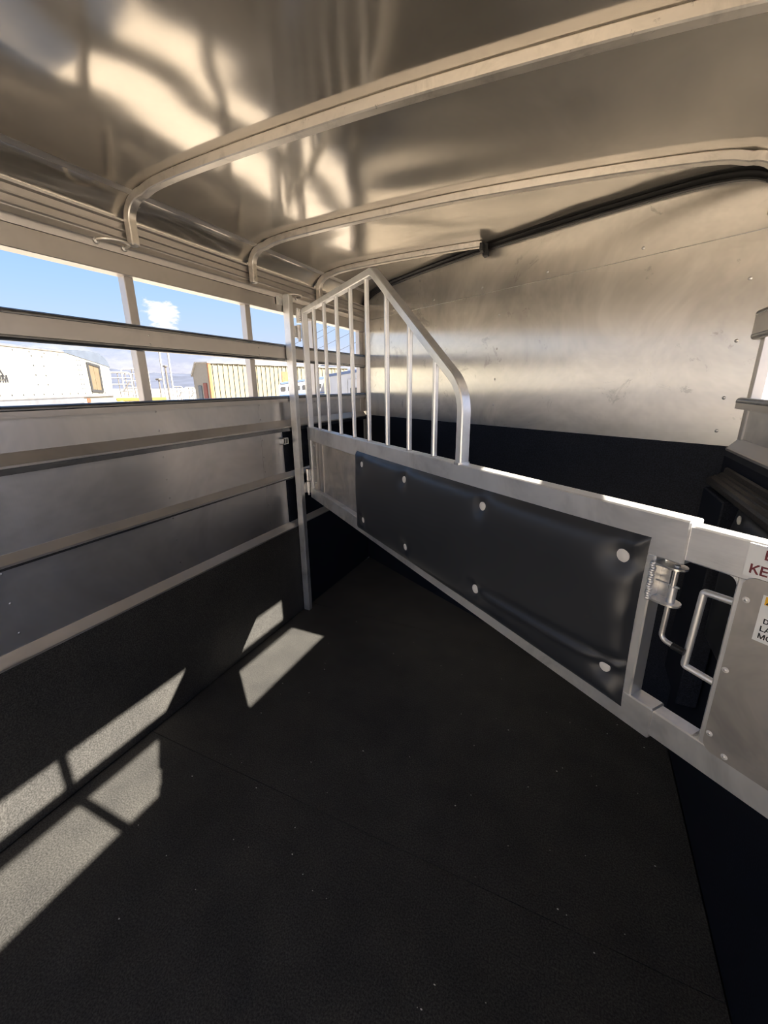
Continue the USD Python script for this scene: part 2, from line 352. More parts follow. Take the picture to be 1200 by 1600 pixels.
    for y in ys:
        for z in ([1.310, 1.235] + ([1.128, 1.035, 0.955, 0.865, 0.765, 0.660] if left and y < 1.95 else [])):
            rv.append(dome_head((SK, y, z), (1, 0, 0), 0.0045, n=8))
        for z in (1.590, 1.558): rv.append(dome_head((0.0, y, z), (1, 0, 0), 0.0045, n=8))
    P('rivets', join(*rv), STEEL, kind='stuff')
    if left:
        fl = [dome_head((-0.001, y, z), (1, 0, 0), 0.010, 0.12, 10) for y in (0.15, 0.75, 1.35) for z in (0.09, 0.30, 0.50)]
        P('liner_screws', join(*fl), RUBBER_WALL, kind='stuff')
    return w
side_wall('wall_left', True, NL - 0.001, POST_Y)
side_wall('wall_right', False, NR - 0.001, [-1.22, -0.63, -0.03, 0.5625, 1.14])

# small bracket tucked behind the hinge post
tb = thing('wall_bracket', 'small square aluminium bracket on left wall beside the hinge post', 'bracket', (SK, 1.935, 1.105))
part(tb, 'body', join(bx((0, -0.022, -0.018), (0.03, -0.018, 0.018)), bx((0, 0.018, -0.018), (0.03, 0.022, 0.018)), bx((0, -0.022, 0.014), (0.03, 0.022, 0.018)), bx((0, -0.022, -0.018), (0.03, 0.022, -0.014)), bx((0, -0.003, -0.015), (0.028, 0.001, 0.015))), ALU_GATE)

# ---- front wall, slanted across the trailer
nose = thing('wall_front', kind='structure', loc=(0, NL, 0), rotz=math.degrees(math.atan2(NS, 1)))
NLEN = math.hypot(XR, NR - NL)
part(nose, 'lower_sheet', bx((-0.07, 0.0, 1.180), (NLEN + 0.07, 0.02, 1.8535), 0.0008), ALU_NOSE)
part(nose, 'upper_sheet', bx((-0.07, -0.002, 1.855), (NLEN + 0.07, 0.02, 2.10), 0.0008), ALU_NOSE)
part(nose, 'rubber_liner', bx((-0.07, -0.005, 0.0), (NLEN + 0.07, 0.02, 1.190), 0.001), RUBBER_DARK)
sc = []
for s in (0.36, 0.75, 1.12, 1.50, 1.90): sc.append(dome_head((s, -0.002, 1.884), (0, -1, 0), 0.006, n=10))
for s in (0.77, 1.24):
    for z in (1.74, 1.58, 1.43, 1.30): sc.append(dome_head((s, 0, z), (0, -1, 0), 0.006, n=10))
for z in (1.72, 1.535, 1.352, 1.24): sc.append(dome_head((NLEN - 0.035, 0, z), (0, -1, 0), 0.006, n=10))
part(nose, 'screws', join(*sc), STEEL, kind='stuff')
part(nose, 'liner_screws', join(*[dome_head((s, -0.005, z), (0, -1, 0), 0.009, 0.15, 10) for s in (0.3, 0.77, 1.24, 1.72, NLEN - 0.06) for z in (1.14, 0.7, 0.2)]), RUBBER_DARK, kind='stuff')

# ---- roof: one thin sheet, oil-canned between the bows
def roof_z(x):
    x = np.minimum(x, XR - x)
    xs = [0.000, 0.012, 0.030, 0.055, 0.085, 0.12, 0.20, 0.35, 0.60, 0.99]
    zs = [1.956, 1.975, 1.996, 2.014, 2.027, 2.036, 2.048, 2.058, 2.067, 2.073]
    return PchipInterpolator(xs, zs)(x)
BOWS = [-1.24, -0.65, -0.05, 0.545, 1.140, 1.745, 2.310]
gx = np.concatenate([[0.0, .006, .012, .02, .03, .042, .055, .07, .085, .10, .12], np.linspace(.15, XR - .15, 64), XR - np.array([.12, .10, .085, .07, .055, .042, .03, .02, .012, .006, 0.0])])
gy = np.linspace(YB - 0.02, 3.10, 150)
XX, YY = np.meshgrid(gx, gy, indexing='ij')
damp = np.clip((np.minimum(XX, XR - XX) - 0.06) / 0.25, 0, 1)
near = np.min(np.abs(YY[..., None] - np.array(BOWS)), -1)
damp = damp * np.clip((near - 0.02) / 0.18, 0, 1)
q = np.stack([XX * 2.1, YY * 2.6, XX * 0], -1)
wave = (meshkit.fbm(q.reshape(-1, 3) + 3.1, 2, 5).reshape(XX.shape) - 0.5)
ZZ = roof_z(XX) + damp * wave * 0.016
def slab(X, Y, Z, t):
    n, m = X.shape; lo = np.stack([X, Y, Z], -1).reshape(-1, 3); hi = lo + [0, 0, t]
    idx = np.arange(n * m).reshape(n, m); k = n * m
    a, b, c, d = idx[:-1, :-1].ravel(), idx[1:, :-1].ravel(), idx[1:, 1:].ravel(), idx[:-1, 1:].ravel()
    f = [np.stack([a, c, b], 1), np.stack([a, d, c], 1), np.stack([a, b, c], 1) + k, np.stack([a, c, d], 1) + k]
    for e in (idx[0], idx[-1], idx[:, 0], idx[:, -1]):
        f += [np.stack([e[:-1], e[1:], e[1:] + k], 1), np.stack([e[:-1], e[1:] + k, e[:-1] + k], 1)]
    return trimesh.Trimesh(np.vstack([lo, hi]), np.vstack(f), process=False)
ceiling = thing('ceiling', kind='structure')
part(ceiling, 'roof_sheet', slab(XX, YY, ZZ, 0.03), ALU_ROOF, smooth=50)
for sgn in (0, 1):
    e = np.array([0.062, 0.066, 0.078, 0.082, 0.074, 0.066])
    zz = roof_z(e); prof = list(zip(e, zz - np.array([0.001, 0.004, 0.004, 0.0005, -0.004, -0.004])))
    if sgn: prof = [(XR - a, b) for a, b in prof]
    part(ceiling, 'cove_seam', extrude_y(prof, YB, NL - 0.08 if not sgn else NR - 0.05), ALU_TRIM)

def bow_path(x0, x1, y):
    xs = np.concatenate([np.linspace(0.12, 0.35, 8), np.linspace(0.4, XR - 0.4, 24), np.linspace(XR - 0.35, XR - 0.12, 8)])
    pts = [(x, y, roof_z(x) - 0.0135) for x in xs if x0 <= x <= x1]
    def corner(s):      # rounded end coming down the wall
        a = [(0.030, y, 1.872), (0.030, y, 1.945)]
        for t in np.linspace(0.1, 1, 8) * np.pi / 2:
            a.append((0.030 + 0.085 * (1 - np.cos(t)), y, 1.945 + 0.073 * np.sin(t)))
        return [(p[0] if s == 0 else XR - p[0], p[1], p[2]) for p in a]
    if x0 <= 0: pts = corner(0) + [p for p in pts if p[0] > 0.125]
    if x1 >= XR: pts = [p for p in pts if p[0] < XR - 0.125] + corner(1)[::-1]
    else: pts.append((x1, y, roof_z(x1) - 0.017))
    return np.array(pts)
BOW_LABEL = {4: 'aluminium roof bow nearest the camera with a tie loop at its left foot', 5: 'long aluminium roof bow second from the camera crossing to the right wall',
             6: 'short aluminium roof bow ending at the black seal above the grille', 3: 'roof bow above the camera', 2: 'roof bow behind the camera', 1: 'roof bow further behind the camera', 0: 'roof bow at the rear opening'}
for i, y in enumerate(BOWS):
    b = thing('roof_bow', BOW_LABEL[i], 'roof beam', (0, y, 0))
    x1 = XR if i < 6 else 0.975
    part(b, 'tube', sweep(bow_path(0, x1, 0), rect(0.030, 0.028, 0.003), (0, 1, 0)), ALU_BOW)
    part(b, 'foot_weld', join(*[moved(dome_head((0.030, 0.0, 1.872), (0, 0, -1), 0.019, 0.4), (0, 0, 0.004))]), WELD)
    if i == 6:
        part(b, 'end_cap', join(bx((0.970, -0.02, 2.028), (0.985, 0.075, 2.062)), bx((0.975, 0.03, 2.018), (1.0, 0.078, 2.075))), SEAL, label='black rubber end cap')

# ---- black seal along the joint of front wall and roof
xs = np.concatenate([[0.004, 0.010, 0.02, 0.032, 0.05, 0.075, 0.11], np.linspace(0.14, XR - 0.14, 90), XR - np.array([0.11, 0.085, 0.06, 0.04])])
sp = np.stack([xs, nose_y(xs) - 0.020, roof_z(xs) - 0.012], 1)
nd = np.array([1, NS, 0]) / math.hypot(1, NS); nn = np.array([NS, -1, 0]) / math.hypot(1, NS)
seal = thing('ceiling_seal', 'black ribbed rubber seal along the joint of front wall and roof', 'seal')
part(seal, 'strip', sweep(sp, [(-0.02, -0.016), (0.006, -0.016), (0.010, -0.012), (0.006, -0.008), (0.014, -0.004), (0.018, 0.002), (0.014, 0.007), (0.024, 0.012), (0.024, 0.02), (-0.02, 0.02)], nn), SEAL)

# ---- tie loops
def tie_loop(loc, label):
    t = thing('tie_loop', label, 'tie ring', loc)
    pts = [(0.002, -0.048, 0.0)] + [(0.012 + 0.048 * math.sin(a), -0.048 * math.cos(a), 0.004) for a in np.linspace(0.05, math.pi - 0.05, 16)] + [(0.002, 0.048, 0.0)]
    part(t, 'ring', rod(pts, 0.0055, 10), ALU_BOW)
    for y in (-0.048, 0.048): part(t, 'weld', dome_head((0.006, y, 0), (1, 0, 0), 0.010), WELD)
tie_loop((0.004, 1.07, 1.862), 'curved aluminium tie loop below the foot of the nearest roof bow')
tie_loop((0.004, 2.06, 1.868), 'curved aluminium tie loop on the header behind top of hinge post')

# ---- hinge post
hp = thing('hinge_post', 'square aluminium hinge post standing on the floor by the left wall', 'post', (0.004, 1.990, 0))
part(hp, 'tube', bx((0, -0.004, 0.0), (0.042, 0.032, 1.868), 0.003), ALU_GATE)
part(hp, 'top_bracket', join(bx((-0.004, -0.055, 1.815), (0.0, 0.0, 1.852)), bx((-0.004, -0.055, 1.815), (0.016, -0.051, 1.852))), ALU_GATE)
for z in (1.655, 0.785):
    k = part(hp, 'hinge_leaf', bx((0.036, 0.026, z + 0.004), (0.052, 0.058, z + 0.062)), STEEL)
    part(k, 'knuckle', moved(trimesh.creation.cylinder(0.0125, 0.070, sections=18), (0.054, 0.055, z + 0.033)), STEEL)
    part(k, 'pin_tip', moved(trimesh.creation.cylinder(0.007, 0.016, sections=14), (0.054, 0.055, z - 0.008)), STEEL)

# ================================================================== THE GATE
GA = math.degrees(math.atan2(-0.6226, 0.7825))
gate = thing('divider_gate', 'aluminium stall divider gate with arched bar grille and black padded panel', 'gate', (0, 2.1014, 0), GA, tilt=-0.42)
S_END = 2.160
GD = 0.038
part(gate, 'top_rail', bx((0.098, 0.0, 1.1025), (S_END, GD, 1.1770), 0.0025), ALU_GATE)
part(gate, 'bottom_rail', bx((0.098, 0.0, 0.7545), (S_END, GD, 0.8190), 0.0025), ALU_GATE)
part(gate, 'hinge_stile', bx((0.098, 0.001, 0.817), (0.146, GD - 0.001, 1.105), 0.0025), ALU_GATE)
part(gate, 'latch_stile', bx((2.076, 0.0005, 0.817), (2.117, GD - 0.0005, 1.105), 0.0025), ALU_GATE)
arch = fillet([(0.116, 0.019, 1.176), (0.116, 0.019, 1.787), (0.987, 0.019, 1.787), (1.5465, 0.019, 1.3785), (1.5465, 0.019, 1.176)], [0.004, 0.045, 0.13], 10)
part(gate, 'grille_frame', sweep(arch, rect(0.031, 0.027, 0.003), (0, 1, 0)), ALU_GATE)
tops = lambda s: 1.776 if s < 0.95 else 1.625 - 0.73 * (s - 1.2088) - 0.013
for s in (0.284, 0.440, 0.603, 0.766, 0.924, 1.087, 1.248, 1.403):
    zt = tops(s)
    b = part(gate, 'grille_bar', bx((s - 0.008, 0.011, 1.174), (s + 0.008, 0.027, zt + 0.004), 0.0035), ALU_GATE)
    part(b, 'foot_weld', moved(trimesh.creation.icosphere(1, 0.011), (0, 0, 0)).apply_transform(np.diag([1.25, 1.1, 0.4, 1])).apply_translation((s, 0.019, 1.177)), WELD)
part(gate, 'arch_foot_weld', sweep([(1.5465, 0.019, 1.174), (1.5465, 0.019, 1.181)], rect(0.040, 0.036, 0.008), (0, 1, 0)), WELD)
part(gate, 'back_sheet', bx((0.140, 0.028, 0.812), (2.080, 0.031, 1.106)), ALU_PLATE, label='thin aluminium sheet behind the pad')
fl = part(gate, 'angle_flange', extrude_shape(sbox(0.150, 0.8195, 0.215, 1.1025), 0.010, 0.028), ALU_TRIM)
part(fl, 'flange_edge', extrude_shape(sbox(0.225, 0.8195, 0.285, 1.1025), 0.022, 0.0285), ALU_TRIM)
for z in (1.075, 0.950, 0.860):
    part(fl, 'bolt', dome_head((0.182, 0.010, z), (0, -1, 0), 0.008, 0.7, 8), STEEL)
for z in (1.768, 0.893):
    hg = part(gate, 'hinge_knuckle', moved(trimesh.creation.cylinder(0.0125, 0.072, sections=18), (0.0805 + z * 0.0073, -0.008, z)), STEEL)
    part(hg, 'hinge_leaf', bx((0.086, -0.004, z - 0.032), (0.104, 0.010, z + 0.032)), STEEL)
    part(hg, 'weld', sweep([(0.103 + 0.0008 * (i % 3), -0.001, z - 0.032 + 0.003 * i) for i in range(22)], circle(0.0055, 8)), WELD)

# the pad
BT = [(0.907, 1.0786), (1.267, 1.0800), (1.6805, 1.0854), (2.066, 1.0883), (0.909, 0.8359), (1.2775, 0.8362), (1.673, 0.8463), (2.066, 0.8562)]
PL, PR_ = 0.829, 2.105
nu, nv = 190, 60
U, V = np.meshgrid(np.linspace(0, 1, nu), np.linspace(0, 1, nv), indexing='ij')
pin = 0.006 * np.sin(np.pi * U) ** 0.6
zb, zt = 0.774 + 0.011 * U + pin * 0.7, 1.127 + 0.007 * U - pin * 0.7
PS = PL + (PR_ - PL) * U + np.where(U > .5, -1, 1) * 0.004 * np.sin(np.pi * V) ** 0.6
PZ = zb + (zt - zb) * V
ed = np.minimum(np.minimum(U * 1.276, (1 - U) * 1.276), np.minimum(V, 1 - V) * 0.35)
puff = 0.027 * (1 - np.exp(-(ed / 0.016))) ** 0.9
puff = puff + 0.003 * np.sin(np.pi * V)
for (bs, bz) in BT:
    d = np.hypot(PS - bs, PZ - bz)
    edge = min(bs - PL, PR_ - bs)
    puff = puff - (0.013 if edge > .1 else 0.012) * np.exp(-(d / 0.026) ** 2) - 0.004 * np.exp(-(d / 0.07) ** 2)
# the foam breaks along a crease between the two lower right buttons, and ripples along the ends
cz = np.interp(PS, [1.680, 2.09], [0.850, 0.869])
on = 1 / (1 + np.exp(-(PS - 1.70) / 0.025))
puff = puff + on * 0.0050 * np.exp(-((PZ - cz) / 0.0065) ** 2) - on * 0.0045 * np.exp(-((PZ - cz - 0.016) / 0.010) ** 2)
rip = np.exp(-(1 - U) * 1.246 / 0.02) * 0.002 * np.sin(V * 26 + 0.5 * np.sin(V * 9)) + np.exp(-(1 - V) * 0.335 / 0.014) * 0.0012 * np.sin(U * 70)
puff = np.maximum(puff + rip * np.clip(ed / 0.01, 0, 1), 0.002)
front = np.stack([PS, -puff + 0.001, PZ], -1).reshape(-1, 3); back = front.copy(); back[:, 1] = 0.0
idx = np.arange(nu * nv).reshape(nu, nv); k = nu * nv
a, b, c, d = idx[:-1, :-1].ravel(), idx[1:, :-1].ravel(), idx[1:, 1:].ravel(), idx[:-1, 1:].ravel()
f = [np.stack([a, b, c], 1), np.stack([a, c, d], 1), np.stack([a, c, b], 1) + k, np.stack([a, d, c], 1) + k]
for e in (idx[0], idx[-1], idx[:, 0], idx[:, -1]):
    f += [np.stack([e[:-1], e[1:], e[1:] + k], 1), np.stack([e[:-1], e[1:] + k, e[:-1] + k], 1)]
pad = part(gate, 'pad', trimesh.Trimesh(np.vstack([front, back]), np.vstack(f), process=False), VINYL, label='puffy black vinyl pad held by eight pale buttons', smooth=60)
for (bs, bz) in BT:
    i = np.argmin(np.hypot(PS - bs, PZ - bz)); y = -puff.ravel()[i] - 0.001
    part(pad, 'button', dome_head((bs, y, bz), (0, -1, 0), 0.0125, 0.25, 20), BUTTON)

# the sliding end section
part(gate, 'slide_rail', bx((2.10, 0.0035, 1.1100), (2.515, GD - 0.0035, 1.1700), 0.0025), ALU_GATE)
part(gate, 'slide_rail', bx((2.10, 0.0035, 0.7612), (2.515, GD - 0.0035, 0.8158), 0.0025), ALU_GATE)
part(gate, 'slide_stile', bx((2.2315, 0.005, 0.810), (2.266, GD - 0.005, 1.115), 0.0025), ALU_GATE)
from shapely.geometry import Point
def gusset(s, z, dz):
    q = sbox(s - 0.014, min(z, z + dz), s, max(z, z + dz)).difference(Point(s - 0.014, z + dz).buffer(0.0141))
    return extrude_shape(max(getattr(q, 'geoms', [q]), key=lambda g: g.area), 0.005, GD - 0.005)
part(gate, 'corner_weld', gusset(2.2325, 1.1105, -0.014), WELD)
part(gate, 'corner_weld', gusset(2.2325, 0.8153, 0.014), WELD)
pl = sbox(2.257, 0.8275, 2.60, 1.1035).buffer(0.0160).intersection(sbox(2.2, 0.7, 2.505, 1.2))
plate = part(gate, 'latch_plate', extrude_shape(pl, -0.0005, 0.0035), ALU_PLATE, label='dull aluminium cover plate with rounded corners')
for s, z in [(2.2493, 1.084), (2.2465, 0.9634), (2.2471, 0.8438), (2.2723, 0.8196), (2.40, 0.818)]:
    rv = part(plate, 'rivet', dome_head((s, -0.0005, z), (0, -1, 0), 0.0048, 0.35, 16), BUTTON)
    part(rv, 'rivet_stem', dome_head((s, -0.0020, z), (0, -1, 0), 0.0018, 0.3, 10), STEEL)
hd = fillet([(2.233, 0.020, 1.0657), (2.1885, 0.020, 1.0640), (2.1835, 0.020, 0.9235), (2.233, 0.020, 0.9200)], 0.004, 3)
part(gate, 'pull_handle', rod(hd, 0.0058, 14), ALU_GATE)
# slide latch
def plate_d(z):
    sh = sbox(2.1165, -0.004, 2.147, 0.028).union(Point(2.147, 0.012).buffer(0.016)).union(sbox(2.140, -0.004, 2.147, 0.028))
    m = trimesh.creation.extrude_polygon(sh, 0.0035); m.apply_translation([0, 0, z]); return m
lb = part(gate, 'latch_bracket', plate_d(1.0905), STEEL, label='bright U-shaped latch bracket')
part(lb, 'lower_plate', plate_d(1.0245), STEEL)
part(lb, 'web', bx((2.1165, 0.0245, 1.0245), (2.1335, 0.028, 1.0940)), STEEL)
wb = trimesh.util.concatenate([trimesh.creation.icosphere(2, 0.0052).apply_transform(np.diag([1, 1.0, 0.75, 1])).apply_translation((2.1165 + 0.0008 * math.sin(i * 2.1), -0.0020, 1.026 + i * 0.0044)) for i in range(16)])
part(lb, 'weld', wb, WELD, kind='stuff')
pinp = fillet([(2.1475, 0.012, 1.096), (2.1435, 0.012, 0.9555), (2.167, 0.011, 0.9530)], 0.013, 8)
part(lb, 'latch_pin', rod(pinp, 0.0045, 12), STEEL)
part(lb, 'spring_barrel', rod([(2.1475, 0.012, 1.0570), (2.1465, 0.012, 1.0270)], 0.0066, 16), ALU_GATE)
part(lb, 'cross_pin', rod([(2.118, 0.012, 1.0585), (2.1575, 0.010, 1.0585)], 0.0016, 8), STEEL)
part(lb, 'pin_grip', rod([(2.164, 0.011, 0.9530), (2.184, 0.0105, 0.9515)], 0.0056, 12), GRIP)
# stickers with their lettering
def letters(t, s, z, h, y, bold=True):
    m = meshkit.text_mesh(t, h, 0.0003, bold); v = np.array(m.vertices)
    m = trimesh.Trimesh(np.stack([s + v[:, 0], y - v[:, 2], z + v[:, 1]], 1), m.faces, process=False); return fix(m)
sg = part(gate, 'stall_sign', bx((2.238, -0.0010, 1.1205), (2.40, 0.0035, 1.1685)), WHITE, label='white sticker with dark red capitals')
part(sg, 'lettering', join(letters('E', 2.2565, 1.1500, 0.0132, -0.0011), letters('KEEP', 2.2432, 1.1262, 0.0132, -0.0011)), MAROON, smooth=False)
cg = part(gate, 'caution_sign', bx((2.267, -0.0012, 1.0302), (2.40, -0.0006, 1.1005)), WHITE, label='white caution sticker with a yellow box and black capitals')
part(cg, 'warning_box', bx((2.2705, -0.0016, 1.0868), (2.30, -0.0010, 1.0992)), YELLOW)
part(cg, 'box_symbol', extrude_shape(Polygon([(2.2720, 1.0880), (2.2850, 1.0880), (2.2785, 1.0985)]).difference(Polygon([(2.2745, 1.0893), (2.2825, 1.0893), (2.2785, 1.0958)])), -0.0019, -0.0015), BLACK_INK)
part(cg, 'lettering', join(letters('DO', 2.2735, 1.0594, 0.0072, -0.0013), letters('LATCH', 2.2718, 1.0472, 0.0076, -0.0013), letters('MO', 2.2716, 1.0357, 0.0076, -0.0013)), BLACK_INK, smooth=False)

# ---- black pad on the right wall of the front stall
wp = thing('wall_pad', 'black padded panel with pale button under the rubber ledge on right wall', 'pad', (XR - 0.005, 0, 0))
n1, n2 = 40, 30
A, B2 = np.meshgrid(np.linspace(0.80, 1.475, n1), np.linspace(0.62, 1.068, n2), indexing='ij')
e = np.minimum(np.minimum(A - 0.80, 1.475 - A), np.minimum(B2 - 0.62, 1.068 - B2))
t = 0.045 * (1 - np.exp(-e / 0.02)) + 0.004 - 0.012 * np.exp(-(((A - 1.415) ** 2 + (B2 - 1.04) ** 2) / 0.03 ** 2))
fr = np.stack([-t, A, B2], -1).reshape(-1, 3); bk = fr.copy(); bk[:, 0] = 0
idx = np.arange(n1 * n2).reshape(n1, n2); k = n1 * n2
a, b, c, d = idx[:-1, :-1].ravel(), idx[1:, :-1].ravel(), idx[1:, 1:].ravel(), idx[:-1, 1:].ravel()
f = [np.stack([a, b, c], 1), np.stack([a, c, d], 1), np.stack([a, c, b], 1) + k, np.stack([a, d, c], 1) + k]
for e2 in (idx[0], idx[-1], idx[:, 0], idx[:, -1]):
    f += [np.stack([e2[:-1], e2[1:], e2[1:] + k], 1), np.stack([e2[:-1], e2[1:] + k, e2[:-1] + k], 1)]
part(wp, 'cushion', trimesh.Trimesh(np.vstack([fr, bk]), np.vstack(f), process=False), VINYL, smooth=60)
part(wp, 'button', dome_head((-0.040, 1.392, 1.040), (-1, 0, 0), 0.0125, 0.3, 16), BUTTON)
part(wp, 'end_board', bx((-0.060, 1.478, 0.35), (0.0, 1.70, 1.066), 0.004), RUBBER_DARK, label='flat black rubber board at the end of the pad')

# ================================================================== OUTSIDE
gr = thing('ground', kind='structure', loc=(0, 0, GZ))
gn = 60
ax_ = np.sign(np.linspace(-1, 1, gn)) * np.abs(np.linspace(-1, 1, gn)) ** 3 * 4000
GX, GY = np.meshgrid(ax_, ax_, indexing='ij')
part(gr, 'gravel', slab(GX, GY, GX * 0 - 0.5, 0.5), GRAVEL, smooth=False)

# ---- cream livestock trailer alongside
TD = np.array([-0.50, 0.866]); TO = np.array([-8.50, 4.58])
ta = math.degrees(math.atan2(TD[1], TD[0]))
tr = thing('cream_trailer', 'cream riveted livestock trailer parked alongside with rounded grey nose', 'trailer', (TO[0], TO[1], GZ), ta)
# local: x along the side towards the nose, +y away from us, z from the ground
body = [(-6.0, 0.55), (-6.0, 2.60), (1.88, 2.655), (3.70, 2.42), (3.76, 2.25), (3.66, 1.45), (3.60, 0.55)]
part(tr, 'body', extrude_shape(Polygon(body), 0.0, 2.3), CREAM)
part(tr, 'nose_cap', extrude_shape(Polygon([(1.80, 2.650), (1.95, 2.700), (2.40, 2.745), (3.06, 2.755), (3.30, 2.730), (3.47, 2.680), (3.60, 2.610), (3.70, 2.520), (3.76, 2.400), (3.70, 2.418), (1.88, 2.655)]), -0.01, 2.31), GREY_ROOF, label='blue-grey rounded nose cap')
part(tr, 'roof_rail', sweep([(-6.0, 0.0, 2.62), (1.85, 0.0, 2.675)], rect(0.05, 0.05, 0.012), (0, 1, 0)), SILVER)
part(tr, 'rub_band', bx((-6.0, -0.02, 1.52), (2.27, 0.0, 1.67), 0.006), SILVER, label='bright silver band')
part(tr, 'rub_band_lip', bx((-6.0, -0.05, 1.655), (3.68, 0.0, 1.685), 0.006), SILVER)
part(tr, 'marker_light', bx((2.40, -0.03, 1.515), (2.52, 0.0, 1.62), 0.01), RED, label='small red marker light')
wf = part(tr, 'window', extrude_shape(Polygon([(2.70, 1.80), (3.16, 1.78), (3.19, 2.40), (2.70, 2.46)]).buffer(0.03).difference(Polygon([(2.72, 1.83), (3.14, 1.81), (3.165, 2.375), (2.72, 2.435)])), -0.03, 0.005), BLACK_TRIM)
part(wf, 'pane', extrude_shape(Polygon([(2.71, 1.82), (2.925, 1.81), (2.935, 2.41), (2.71, 2.44)]), -0.012, 0.0), TAN_GLASS)
part(wf, 'pane', extrude_shape(Polygon([(2.945, 1.81), (3.15, 1.80), (3.175, 2.38), (2.955, 2.405)]), -0.012, 0.0), TAN_GLASS)
rv = [dome_head((x, 0, z), (0, -1, 0), 0.018, 0.5, 6) for x in (0.79, 1.10) for z in (2.51, 2.32, 2.13, 1.94)] + \
     [dome_head((x, 0, 1.74), (0, -1, 0), 0.018, 0.5, 6) for x in np.arange(-1.5, 3.6, 0.30)] + \
     [dome_head((x, 0, z), (0, -1, 0), 0.014, 0.5, 6) for x in (2.32, 2.42) for z in np.arange(1.85, 2.6, 0.11)] + \
     [dome_head((x, 0, 2.585), (0, -1, 0), 0.016, 0.5, 6) for x in np.arange(-1.5, 1.9, 0.45)]
part(tr, 'rivets', join(*rv), BLACK_TRIM, kind='stuff')
tx = meshkit.text_mesh('OM', 0.13, 0.006, True); v = np.array(tx.vertices); v -= [v[:, 0].max(), 0, 0]
part(tr, 'lettering', fix(trimesh.Trimesh(np.stack([-0.01 + v[:, 0], -v[:, 2], 1.98 + v[:, 1]], 1), tx.faces, process=False)), BLACK_INK, label='black logo lettering', smooth=False)
part(tr, 'logo', extrude_shape(Polygon([(-0.75, 2.12), (-0.07, 2.08), (-0.14, 2.21), (-0.22, 2.14), (-0.45, 2.30)]).difference(Polygon([(-0.20, 2.105), (-0.11, 2.10), (-0.145, 2.16)])), -0.006, 0.0), BLACK_INK, label='black peak-shaped logo')
for x in (-3.6, -2.6):
    part(tr, 'wheel', trimesh.creation.cylinder(0.36, 0.22, sections=24, transform=trimesh.transformations.translation_matrix((x, 0.16, 0.36)) @ trimesh.transformations.rotation_matrix(np.pi / 2, [1, 0, 0])), BLACK_TRIM)
part(tr, 'coupler_frame', join(bx((3.5, 0.95, 0.45), (5.2, 1.05, 0.60), 0.01), bx((3.5, 0.2, 0.45), (3.6, 2.1, 0.60), 0.01), bx((4.9, 0.95, 0.0), (5.0, 1.05, 0.5), 0.01)), DARK_PIPE)

# ---- stacks of white pipe livestock panels
def pipe_panel(p, q, h, n, label):
    p, q = np.array(p, float), np.array(q, float); w = np.linalg.norm(q - p)
    t = thing('livestock_panel', label, 'livestock panel', (p[0], p[1], GZ), math.degrees(math.atan2(*(q - p)[::-1])))
    fr = fillet([(0, 0, 0.0), (0, 0, h), (w, 0, h), (w, 0, 0.0)], 0.12, 5)
    part(t, 'frame', rod(fr, 0.035, 8), PIPE)
    for i in range(n):
        z = 0.25 + (h - 0.45) * i / (n - 1)
        part(t, 'pipe', rod([(0, 0, z), (w, 0, z)], 0.026, 8), PIPE)
    for f in (0.4, 0.75):
        part(t, 'brace', rod([(w * f, 0.02, 0.2), (w * f, 0.02, h)], 0.02, 6), DARK_PIPE)
    part(t, 'latch_bar', rod([(w * 0.55, -0.05, h * 0.70), (w * 0.9, -0.05, h * 0.86)], 0.022, 6), DARK_PIPE)
    return t
pipe_panel((-15.25, 10.95), (-14.83, 11.55), 2.45, 9, 'white pipe livestock panel just past the nose of the cream trailer')
pipe_panel((-15.65, 11.75), (-15.20, 12.60), 2.62, 9, 'taller white pipe livestock panel between the trailer nose and window post')
pipe_panel((-20.15, 17.75), (-19.82, 18.16), 1.93, 6, 'low white pipe panel just left of the metal building')
pipe_panel((-19.75, 18.24), (-19.40, 18.66), 1.88, 6, 'low white pipe panel touching the corner of metal building')
br = thing('yellow_barrier', 'low yellow barrier beam behind the cream trailer', 'barrier', (-12.62, 9.46, GZ), math.degrees(math.atan2(0.52, 0.37)))
part(br, 'beam', bx((-0.1, -0.05, 1.43), (1.4, 0.05, 1.54), 0.02), BARRIER)
for x in (0.05, 1.2): part(br, 'leg', bx((x - 0.05, -0.05, 0), (x + 0.05, 0.05, 1.44), 0.01), PIPE)
def pole(x, y, h, label, mat=PIPE, r=0.075):
    t = thing('light_pole', label, 'pole', (x, y, GZ))
    part(t, 'shaft', sweep([(0, 0, 0), (0, 0, h)], circle(r, 10)), mat)
    part(t, 'cap', bx((-0.16, -0.12, h), (0.16, 0.12, h + 0.12), 0.03), DARK_PIPE)
pole(-28.22, 23.67, 5.6, 'tall pale light pole, left of the pair')
pole(-27.86, 24.12, 5.6, 'tall pale light pole, right of the pair')
pole(-28.9, 24.55, 3.45, 'short dark post standing between the two pale poles', DARK_PIPE)
pole(-22.12, 18.49, 2.3, 'short thin post just right of the window post', DARK_PIPE, 0.045)

